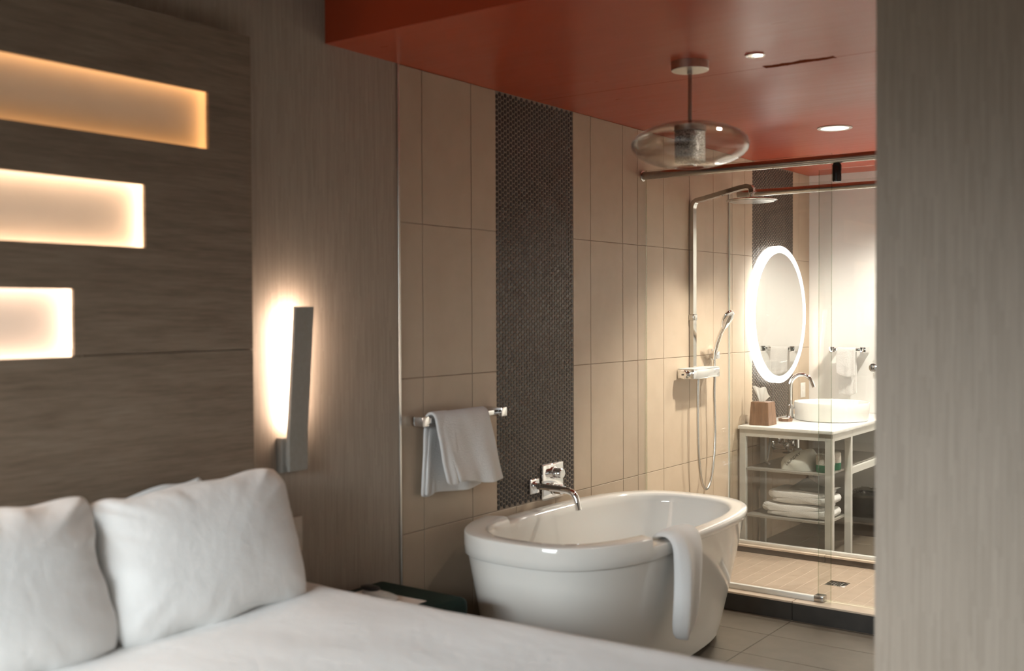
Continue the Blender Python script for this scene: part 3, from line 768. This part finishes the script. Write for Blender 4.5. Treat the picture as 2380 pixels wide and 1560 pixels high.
# ------------------------------------------------------------------ glass enclosure
def pane(name, lo, hi, parent):
    o = fin(name, box(lo, hi), MT['glass'], parent, 0); o.data.materials.append(MT['glass_edge'])
    for p in o.data.polygons:
        if abs(p.normal.y) < .5: p.material_index = 1
    return o
RZ = 2.188
gs = thing('shower_screen', 'fixed clear glass shower screen standing behind the bathtub', 'glass screen', (.5, 4.947, .11))
pane('glass_pane', (.006, 4.942, .100), (.995, 4.952, 2.219), gs)
rl = thing('shower_rail', 'front brushed steel tube rail across the top of shower', 'rail', (.96, 4.915, RZ), 'steel rails of the shower')
fin('tube', tube(bmesh.new(), [(.003, 4.915, RZ), (PIL_X - .002, 4.915, RZ)], .0205, 28), MT['rail'], rl)
for x in (.10, .90): fin('glass_clamp', lathe(bmesh.new(), [(.012, 0), (.012, .014), (.0, .014)], (x, 4.930, RZ), 20, 'Y'), MT['steel'], rl)
fin('end_flange', lathe(bmesh.new(), [(.028, 0), (.028, .006), (.021, .008)], (0, 4.915, RZ), 28, 'X'), MT['steel'], rl)
dr = thing('shower_door', 'sliding clear glass shower door hanging from the front rail', 'glass door', (1.35, 4.97, .10))
pane('glass_pane', (.925, 4.966, .098), (1.83, 4.976, 2.150), dr)
for x in (1.02, 1.70):
    rolr = fin('roller', lathe(bmesh.new(), [(.0, -.085), (.019, -.085), (.021, -.080), (.021, -.008), (.017, 0), (0, 0)], (x, 4.945, RZ - .018), 28), MT['dark_steel'], dr)
    fin('hanger_pin', lathe(bmesh.new(), [(.008, 0), (.008, .036), (0, .036)], (x, 4.935, RZ - .06), 16, 'Y'), MT['dark_steel'], rolr)
fin('floor_guide', box((.915, 4.934, .0925), (.962, 4.985, .122), .003), MT['rail'], dr)
gp = thing('glass_partition', 'inner glass partition between shower and vanity with chrome knob', 'glass screen', (.95, 5.97, .10))
pane('glass_pane', (.006, 5.965, .096), (PIL_X - .005, 5.975, 2.216), gp)
fin('wall_profile', box((0, 5.962, .108), (.006, 5.978, 2.216)), MT['frame'], gp, 0)
dk = fin('door_knob', lathe(bmesh.new(), [(.010, 0), (.010, -.018), (.022, -.024), (.026, -.036), (.022, -.048), (0, -.052)], (.882, 5.965, 1.165), 28, 'Y'), MT['chrome'], gp, 60)
rl2 = thing('shower_rail', 'second steel tube rail above the inner glass partition', 'rail', (1.0, 5.94, RZ - .012), 'steel rails of the shower')
fin('tube', tube(bmesh.new(), [(.075, 5.938, RZ - .012), (PIL_X - .002, 5.938, RZ - .012)], .0205, 28), MT['rail'], rl2)
for x in (.11, 1.2): fin('glass_clamp', lathe(bmesh.new(), [(.014, 0), (.014, .010), (0, .010)], (x, 5.955, RZ - .012), 20, 'Y'), MT['steel'], rl2)
dn = thing('floor_drain', 'square chrome slotted drain in the shower floor', 'drain', (.832, 5.503, SH))
fin('frame', box((.780, 5.452, SH - .001), (.885, 5.555, SH + .002), .001), MT['chrome'], dn)
for k in range(5): fin('slot', box((.797 + .016 * k, 5.470, SH + .002), (.805 + .016 * k, 5.537, SH + .0026)), MT['black'], dn, 0)

# ------------------------------------------------------------------ ceiling fittings
pd = thing('pendant_light', 'flattened clear glass pendant with bubbled inner cylinder on a rod', 'pendant lamp', (.905, 3.69, CEIL))
PC = Vector((.893, 3.69, 0))
fin('canopy', lathe(bmesh.new(), [(.071, CEIL), (.071, CEIL - .030), (.069, CEIL - .032), (0, CEIL - .032)], PC, 48), MT['nickel'], pd)
fin('rod', tube(bmesh.new(), [(PC.x, PC.y, CEIL - .030), (PC.x, PC.y, 2.190)], .0075, 16), MT['rail'], pd)
fin('swivel', lathe(bmesh.new(), [(.010, CEIL - .045), (.010, CEIL - .032)], PC, 20), MT['nickel'], pd)
gl = []; cz, rz, rx = 2.112, .088, .224
for k in range(31):
    a = math.pi / 2 - (math.pi * .92) * k / 30
    gl.append((max(rx * math.cos(a), .012 if k == 0 else 0), cz + rz * math.sin(a)))
inner = [(max(r - .0035, .010), z + (.003 if z < cz else -.003)) for r, z in gl][::-1]
bm = lathe(bmesh.new(), gl + inner, PC, 72)
fin('glass_globe', bm, MT['globe'], pd, 60)
fin('socket_cap', lathe(bmesh.new(), [(.060, 2.165), (.060, 2.186), (.02, 2.194), (0, 2.194)], PC, 40), MT['nickel'], pd)
fin('bubble_cylinder', lathe(bmesh.new(), [(.058, 2.165), (.058, 2.046), (.054, 2.046), (.054, 2.160)], PC, 40), MT['bubble'], pd)
def downlight(label, x, y, R, lit, energy=0, size=110):
    t = thing('recessed_downlight', label, 'downlight', (x, y, CEIL), 'recessed ceiling downlights')
    fin('trim_ring', lathe(bmesh.new(), [(R, CEIL), (R, CEIL - .004), (R * .95, CEIL - .006), (R * .80, CEIL - .004), (R * .80, CEIL)], (x, y, 0), 48), MT['white_plastic'] if lit else MT['chrome'], t)
    if lit:
        fin('lens', lathe(bmesh.new(), [(0, CEIL - .0035), (R * .80, CEIL - .0035), (R * .80, CEIL - .001)], (x, y, 0), 48), MT['lamp_lens'], t)
    else:
        rf = fin('reflector', lathe(bmesh.new(), [(R * .80, CEIL - .004), (R * .5, CEIL - .0012), (0, CEIL - .001)], (x, y, 0), 48), MT['chrome'], t)
        fin('bulb', lathe(bmesh.new(), [(R * .35, CEIL - .0012), (R * .30, CEIL - .004), (0, CEIL - .005)], (x, y, 0), 32), MT['lamp_lens'], t)
    if energy:
        d = bpy.data.lights.new('downlight_beam', 'SPOT'); d.energy = energy; d.color = (1., .94, .84); d.spot_size = math.radians(size); d.spot_blend = .6; d.shadow_soft_size = R * .7
        o = bpy.data.objects.new('downlight_beam', d); COL.objects.link(o); o.parent = t; o.location = (0, 0, -.012)
    return t
downlight('wide round recessed downlight glowing over the shower', .829, 5.456, .088, True, 310, 108)
downlight('small recessed downlight in red ceiling beside the pendant', 1.141, 3.725, .036, False, 34, 90)
downlight('recessed downlight over the vanity aisle, out of sight behind the right wall', 1.10, 6.70, .088, True, 260, 136)

# ------------------------------------------------------------------ vanity and what stands on it
VT = .780; VX1 = .608; VY0 = 6.075
vn = thing('vanity_table', 'white open-frame vanity with marble top and two shelves', 'vanity', (.31, 6.68, 0))
fin('countertop', box((.012, VY0, VT - .020), (VX1, FAR_Y - .004, VT), .002), MT['marble'], vn)
def leg(x0, x1, y0, y1): return fin('leg', box((x0, y0, 0), (x1, y1, VT - .020), .0015, 1), MT['frame'], vn)
LG = [(.018, .058, 6.085, 6.115), (.552, .600, 6.085, 6.115), (.018, .050, 6.40, 6.43), (.560, .600, 6.40, 6.43), (.018, .050, 7.24, 7.27), (.560, .600, 7.24, 7.27)]
for a in LG: leg(*a)
for x0, x1, y0, y1 in ((.058, .552, 6.085, 6.110), (.578, .600, 6.115, 6.40), (.578, .600, 6.43, 7.24), (.018, .040, 6.115, 6.40), (.018, .040, 6.43, 7.24)):
    fin('apron_rail', box((x0, y0, VT - .062), (x1, y1, VT - .020)), MT['frame'], vn, 0)
fin('upper_shelf', box((.055, 6.090, .512), (.560, 7.24, .524)), MT['shelf'], vn, 0)
fin('shelf_rail', box((.578, 6.43, .490), (.600, 7.24, .528)), MT['frame'], vn, 0)
fin('lower_shelf', box((.055, 6.090, .228), (.560, 6.425, .240)), MT['shelf'], vn, 0)

bs = thing('vessel_sink', 'round white ceramic vessel sink on the marble counter', 'sink', (.358, 6.743, VT))
fin('bowl', lathe(bmesh.new(), [(0, VT), (.216, VT), (.226, VT + .004), (.231, VT + .06), (.235, VT + .112), (.233, VT + .116), (.228, VT + .116), (.225, VT + .110), (.218, VT + .06), (.19, VT + .032), (.06, VT + .022), (0, VT + .021)], (.358, 6.743, 0), 64), MT['ceramic'], bs, 40)
fin('waste_cap', lathe(bmesh.new(), [(.03, VT + .021), (.03, VT + .027), (.02, VT + .03), (0, VT + .03)], (.358, 6.743, 0), 28), MT['chrome'], bs)
ft = thing('sink_faucet', 'tall chrome gooseneck faucet behind the round sink', 'faucet', (.098, 6.62, VT))
fx, fy = .098, 6.70
gn = catmull([(fx, fy, VT + .004), (fx, fy, VT + .10), (fx, fy, VT + .205), (fx + .012, fy + .003, VT + .248), (fx + .045, fy + .011, VT + .280), (fx + .085, fy + .02, VT + .284), (fx + .122, fy + .029, VT + .262), (fx + .142, fy + .034, VT + .222), (fx + .147, fy + .035, VT + .205)], 8)
fin('spout', tube(bmesh.new(), gn, .0125, 20), MT['chrome'], ft, 60)
fin('base', lathe(bmesh.new(), [(.027, VT), (.027, VT + .006), (.021, VT + .012), (.021, VT + .085), (.0125, VT + .09)], (fx, fy, 0), 32), MT['chrome'], ft)
fin('lever', tube(bmesh.new(), [(fx + .005, fy + .018, VT + .06), (fx + .03, fy + .05, VT + .072), (fx + .045, fy + .07, VT + .095)], [.008, .007, .006], 14), MT['chrome'], ft)
tb = thing('tissue_box', 'brown wooden tapered tissue box with a white tissue sticking up', 'tissue box', (.115, 6.21, VT))
def taper(lo, hi, z0, z1, k):
    cx, cy = (lo[0] + hi[0]) / 2, (lo[1] + hi[1]) / 2; b = bmesh.new()
    L = lambda f, z: [Vector((cx + (x - cx) * f, cy + (y - cy) * f, z)) for x, y in ((lo[0], lo[1]), (hi[0], lo[1]), (hi[0], hi[1]), (lo[0], hi[1]))]
    loops_mesh(b, [L(1, z0), L(k, z1)], True, True); bmesh.ops.bevel(b, geom=b.edges[:], offset=.002, segments=2, affect='EDGES'); return b
fin('box', taper((.052, 6.150), (.180, 6.276), VT, VT + .142, .87), MT['walnut'], tb)
def tissue_f(s, t):
    a = (s - .5) * 2; h = t
    x = .112 + a * (.018 + .040 * h ** 1.3) ; y = 6.213 + .012 * math.sin(a * 3.5 + 1) * (.5 + h) + .004 * math.sin(9 * a)
    z = VT + .140 + h * (.075 + .025 * math.cos(a * 2.2 + .9) + .012 * math.sin(a * 5))
    return Vector((x, y, z))
bm = grid(bmesh.new(), tissue_f, 20, 10); bmesh.ops.solidify(bm, geom=bm.faces[:], thickness=.0016)
fin('tissue', bm, MT['linen'], tb, 60)
sd = thing('soap_dish', 'small octagonal wooden dish holding a round soap', 'soap dish', (.150, 6.49, VT))
fin('dish', lathe(bmesh.new(), [(.045, VT), (.049, VT + .018), (.041, VT + .018), (.039, VT + .006), (0, VT + .006)], (.150, 6.49, 0), 8), MT['walnut'], sd, 20)
fin('soap', lathe(bmesh.new(), [(.022, VT + .006), (.026, VT + .011), (.024, VT + .018), (0, VT + .021)], (.150, 6.49, 0), 24), MT['ceramic'], sd, 60)

# lit round mirror
rm = thing('round_mirror', 'large round mirror with glowing frosted white rim', 'mirror', (0, 6.665, 1.457))
MC = (0, 6.655, 1.457)
fin('glow_rim', lathe(bmesh.new(), [(.425, .040), (.445, .040), (.447, .046), (.443, .050), (.402, .050), (.402, .046)], MC, 96, 'X'), MT['ring_glow'], rm, 40)
fin('edge_light', lathe(bmesh.new(), [(.430, .006), (.445, .006), (.445, .0398), (.430, .0398)], MC, 96, 'X'), MT['halo'], rm, 40)
fin('back_plate', lathe(bmesh.new(), [(.38, 0), (.40, .002), (.40, .044), (0, .044)], MC, 64, 'X'), MT['white_plastic'], rm, 40)
fin('mirror_glass', lathe(bmesh.new(), [(.402, .044), (.402, .0485), (0, .0485)], MC, 96, 'X'), MT['mirror'], rm, 20)
po = thing('power_outlet', 'white outlet plate on tiles behind the faucet', 'power outlet', (0, 7.17, .88))
fin('plate', box((0, 7.130, .880), (.006, 7.212, .982), .002), MT['white_plastic'], po)
for z in (.912, .950): fin('socket', box((.006, 7.155, z - .013), (.008, 7.187, z + .013), .001), MT['white_plastic'], po)
s2 = thing('light_switch', 'white rocker switch plate on the white end wall', 'light switch', (.50, FAR_Y, 1.03))
fin('plate', box((.452, FAR_Y - .006, 1.03), (.540, FAR_Y, 1.15), .002), MT['white_plastic'], s2)
fin('rocker', box((.478, FAR_Y - .009, 1.058), (.514, FAR_Y - .006, 1.122), .001), MT['white_plastic'], s2)

# far towel rail on the white wall with its towel
towel_rail('chrome towel rail on the white end wall beside the mirror', ((.190, FAR_Y, 1.213), (.405, FAR_Y, 1.213)), (0, -1, 0), MT['chrome'], 'towel rails')
def far_towel(y_off, x0, x1, front_z, back_z, rad):
    g = over_bar(x0, x1, front_z, back_z, xb=.062, zb=1.213, rad=rad, amp=.003, seed=2.)
    def f(s, t):
        p = g(s, t); return Vector((p.y, FAR_Y - p.x, p.z))
    return f
hung_towel('white hand towel hanging on the rail at the white end wall', [(far_towel(0, .222, .352, 1.045, .90, .018), 36, 14)], 'hand towels hanging in the bathroom', .012)

# under the counter: valves, laundry bag, rolls, towels, bin
av = thing('stop_valve', 'pair of chrome stop valves and trap on the wall under the sink', 'valve', (.05, 6.72, .53))
for y, z in ((6.66, .600), (6.76, .612)):
    fin('valve_body', tube(bmesh.new(), [(0, y, z), (.06, y, z), (.085, y, z)], [.014, .014, .012], 18), MT['chrome'], av, 50)
    fin('flange', lathe(bmesh.new(), [(.028, 0), (.026, .006), (.014, .010)], (0, y, z), 28, 'X'), MT['chrome'], av)
    fin('handwheel', lathe(bmesh.new(), [(.020, .085), (.024, .090), (.024, .100), (.018, .104), (0, .104)], (0, y, z), 24, 'X'), MT['chrome'], av)
    fin('riser', tube(bmesh.new(), [(.07, y, z), (.07, y, z + .06), (.075, y + .005, VT - .022)], .006, 10), MT['steel'], av)
fin('bottle_trap', lathe(bmesh.new(), [(0, .525), (.028, .527), (.033, .535), (.033, .580), (.028, .590), (.016, .594), (.016, .70)], (.16, 6.66, 0), 32), MT['chrome'], av, 50)
fin('trap_arm', tube(bmesh.new(), [(0, 6.66, .565), (.16, 6.66, .565)], .015, 16), MT['chrome'], av)
tag(fin('supply_hose', tube(bmesh.new(), catmull([(.045, 6.50, .72), (.048, 6.49, .66), (.05, 6.46, .58), (.055, 6.43, .535), (.075, 6.36, .5315), (.13, 6.28, .5312)], 8), .0065, 10), MT['white_plastic'], None, 60), 'thin white flexible hose curving down onto the upper shelf', 'hose')

SZ = .524
def bag_f(a, b):
    th = 2 * math.pi * a; ph = math.pi * b / 2 * 1.0
    r = math.cos(ph); c, s = math.cos(th), math.sin(th)
    x = .112 * r ** .6 * math.copysign(abs(c) ** .75, c); y = .098 * r ** .6 * math.copysign(abs(s) ** .75, s); z = .112 * math.sin(ph) ** .8
    h = z * (1 + .22 * x / .112)
    n1 = noise.noise(Vector((x * 16, y * 16, z * 14))) * .010 * (1 if b > .05 else .3)
    return Vector((.350 + x + n1, 6.225 + y + n1 * .8, SZ + .001 + max(0, h + n1 * (b > .02))))
bm = grid(bmesh.new(), bag_f, 56, 16); bmesh.ops.remove_doubles(bm, verts=bm.verts[:], dist=.0005)
bb = BVHTree.FromBMesh(bm)
lbg = thing('laundry_bag', 'folded grey cotton laundry bag with black lettering on the upper shelf', 'laundry bag', (.35, 6.225, SZ))
fin('bag_body', bm, MT['bag'], lbg, 70)
fc = bpy.data.curves.new('lettering', 'FONT'); fc.body = 'LAUNDRY'; fc.size = .024; fc.align_x = 'CENTER'; fc.align_y = 'CENTER'
fo = bpy.data.objects.new('lettering_src', fc); COL.objects.link(fo)
dg = bpy.context.evaluated_depsgraph_get(); tm = bpy.data.meshes.new_from_object(fo.evaluated_get(dg)); bpy.data.objects.remove(fo)
bm = bmesh.new(); bm.from_mesh(tm); bpy.data.meshes.remove(tm)
bmesh.ops.triangulate(bm, faces=bm.faces[:])
bmesh.ops.subdivide_edges(bm, edges=bm.edges[:], cuts=1)
for v in bm.verts:
    u, w = v.co.x, v.co.y
    a = math.radians(43); q = Vector((.336 + u * math.cos(a) - w * math.sin(a), 5.9, .592 + u * math.sin(a) + w * math.cos(a)))
    hit = bb.ray_cast(q, Vector((0, 1, 0)))
    if hit[0] is None: hit = bb.find_nearest(Vector((q.x, 6.2, q.z)))
    nn = hit[1] if hit[1].dot(Vector((0, -1, 1))) > 0 else -hit[1]
    v.co = hit[0] + nn * .0012
fin('lettering', bm, MT['ink'], lbg, 0)

def tp_roll(label, x, y):
    t = thing('toilet_roll', label, 'toilet roll', (x, y, SZ), 'spare toilet rolls on the upper shelf')
    fin('lower_wrap', lathe(bmesh.new(), [(0, SZ), (.050, SZ), (.054, SZ + .004), (.055, SZ + .045)], (x, y, 0), 40), MT['green_wrap'], t, 50)
    fin('upper_wrap', lathe(bmesh.new(), [(.055, SZ + .045), (.054, SZ + .100), (.046, SZ + .107), (.022, SZ + .104), (.018, SZ + .085), (0, SZ + .085)], (x, y, 0), 40), MT['speckled'], t, 50)
tp_roll('nearer wrapped toilet roll with green lower band beside the laundry bag', .520, 6.185)
tp_roll('farther wrapped toilet roll behind the front one on the shelf', .512, 6.315)

def folded_towel(label, z0, x0, x1, layers, th, mat, y0=6.115, y1=6.40, seed=0):
    path = []; r = th * .52; z = z0 + th / 2
    for k in range(layers):
        a, b = (x0, x1) if k % 2 == 0 else (x1, x0)
        ins = .012 * random.random()
        sg = 1 if b > a else -1
        for q in range(9):
            x = a + sg * (r + ins) + (b - a - sg * 2 * (r + ins)) * q / 8
            path.append((x, z + .0035 * math.sin(q * .9 + k + seed)))
        if k < layers - 1:
            zc = z + th * .52
            for q in range(1, 6):
                t = math.pi * q / 6
                path.append((b - sg * (r + ins) + sg * r * math.sin(t) * 1.2, zc - th * .52 * math.cos(t)))
            z += th * 1.04
    return tag(fin('folded_towel', ribbon(bmesh.new(), path, th * .97, y0, y1, 6, .002), mat, None, 70, 1), label, 'towel', 'folded towels on the lower shelf'), z + th / 2
_, zt = folded_towel('thick folded white bath towel at the bottom of the shelf stack', .2405, .150, .545, 3, .026, MT['terry'], seed=1)
_, zt = folded_towel('folded white bath towel on top of the shelf stack', zt + .003, .185, .545, 3, .025, MT['terry'], seed=2)
def mat_f(s, t):
    x = .30 + .25 * s; y = 6.16 + .22 * t
    return Vector((x, y, zt + .008 + .040 * max(0, 1 - abs(s - .15) / .35) * t + .004 * math.sin(s * 9)))
bm = grid(bmesh.new(), mat_f, 18, 10); bmesh.ops.solidify(bm, geom=bm.faces[:], thickness=.006)
tag(fin('cloth', bm, MT['terry_grey'], None, 60), 'loosely folded grey cloth lying on the towel stack', 'cloth')

wb = thing('waste_bin', 'dark brown waste bin with clear plastic liner under the counter', 'waste bin', (.53, 7.08, 0))
def bin_loops(f0, z): return [Vector((.53 + sx * .125 * f0, 7.085 + sy * .10 * f0, z)) for sx, sy in ((-1, -1), (1, -1), (1, 1), (-1, 1))]
bm = loops_mesh(bmesh.new(), [bin_loops(.9, 0), bin_loops(1, .27), bin_loops(.94, .27), bin_loops(.86, .02)], True, True)
fin('body', bm, MT['bin'], wb, 30)
def liner_f(s, t):
    th = 2 * math.pi * s; c, si = math.cos(th), math.sin(th)
    q = max(abs(c), abs(si)); ux, uy = c / q, si / q
    prof = [(1.05, .205), (1.09, .262), (1.03, .288), (.92, .285), (.90, .22)]
    k = t * 4; i = min(int(k), 3); f = k - i
    r = prof[i][0] * (1 - f) + prof[i + 1][0] * f; z = prof[i][1] * (1 - f) + prof[i + 1][1] * f
    n1 = noise.noise(Vector((ux * 7, uy * 7, t * 5)))
    return Vector((.53 + ux * .125 * (r + .05 * abs(n1)), 7.085 + uy * .10 * (r + .05 * abs(n1)), z + .022 * n1))
fin('liner', grid(bmesh.new(), liner_f, 72, 12), MT['liner'], wb, 25)
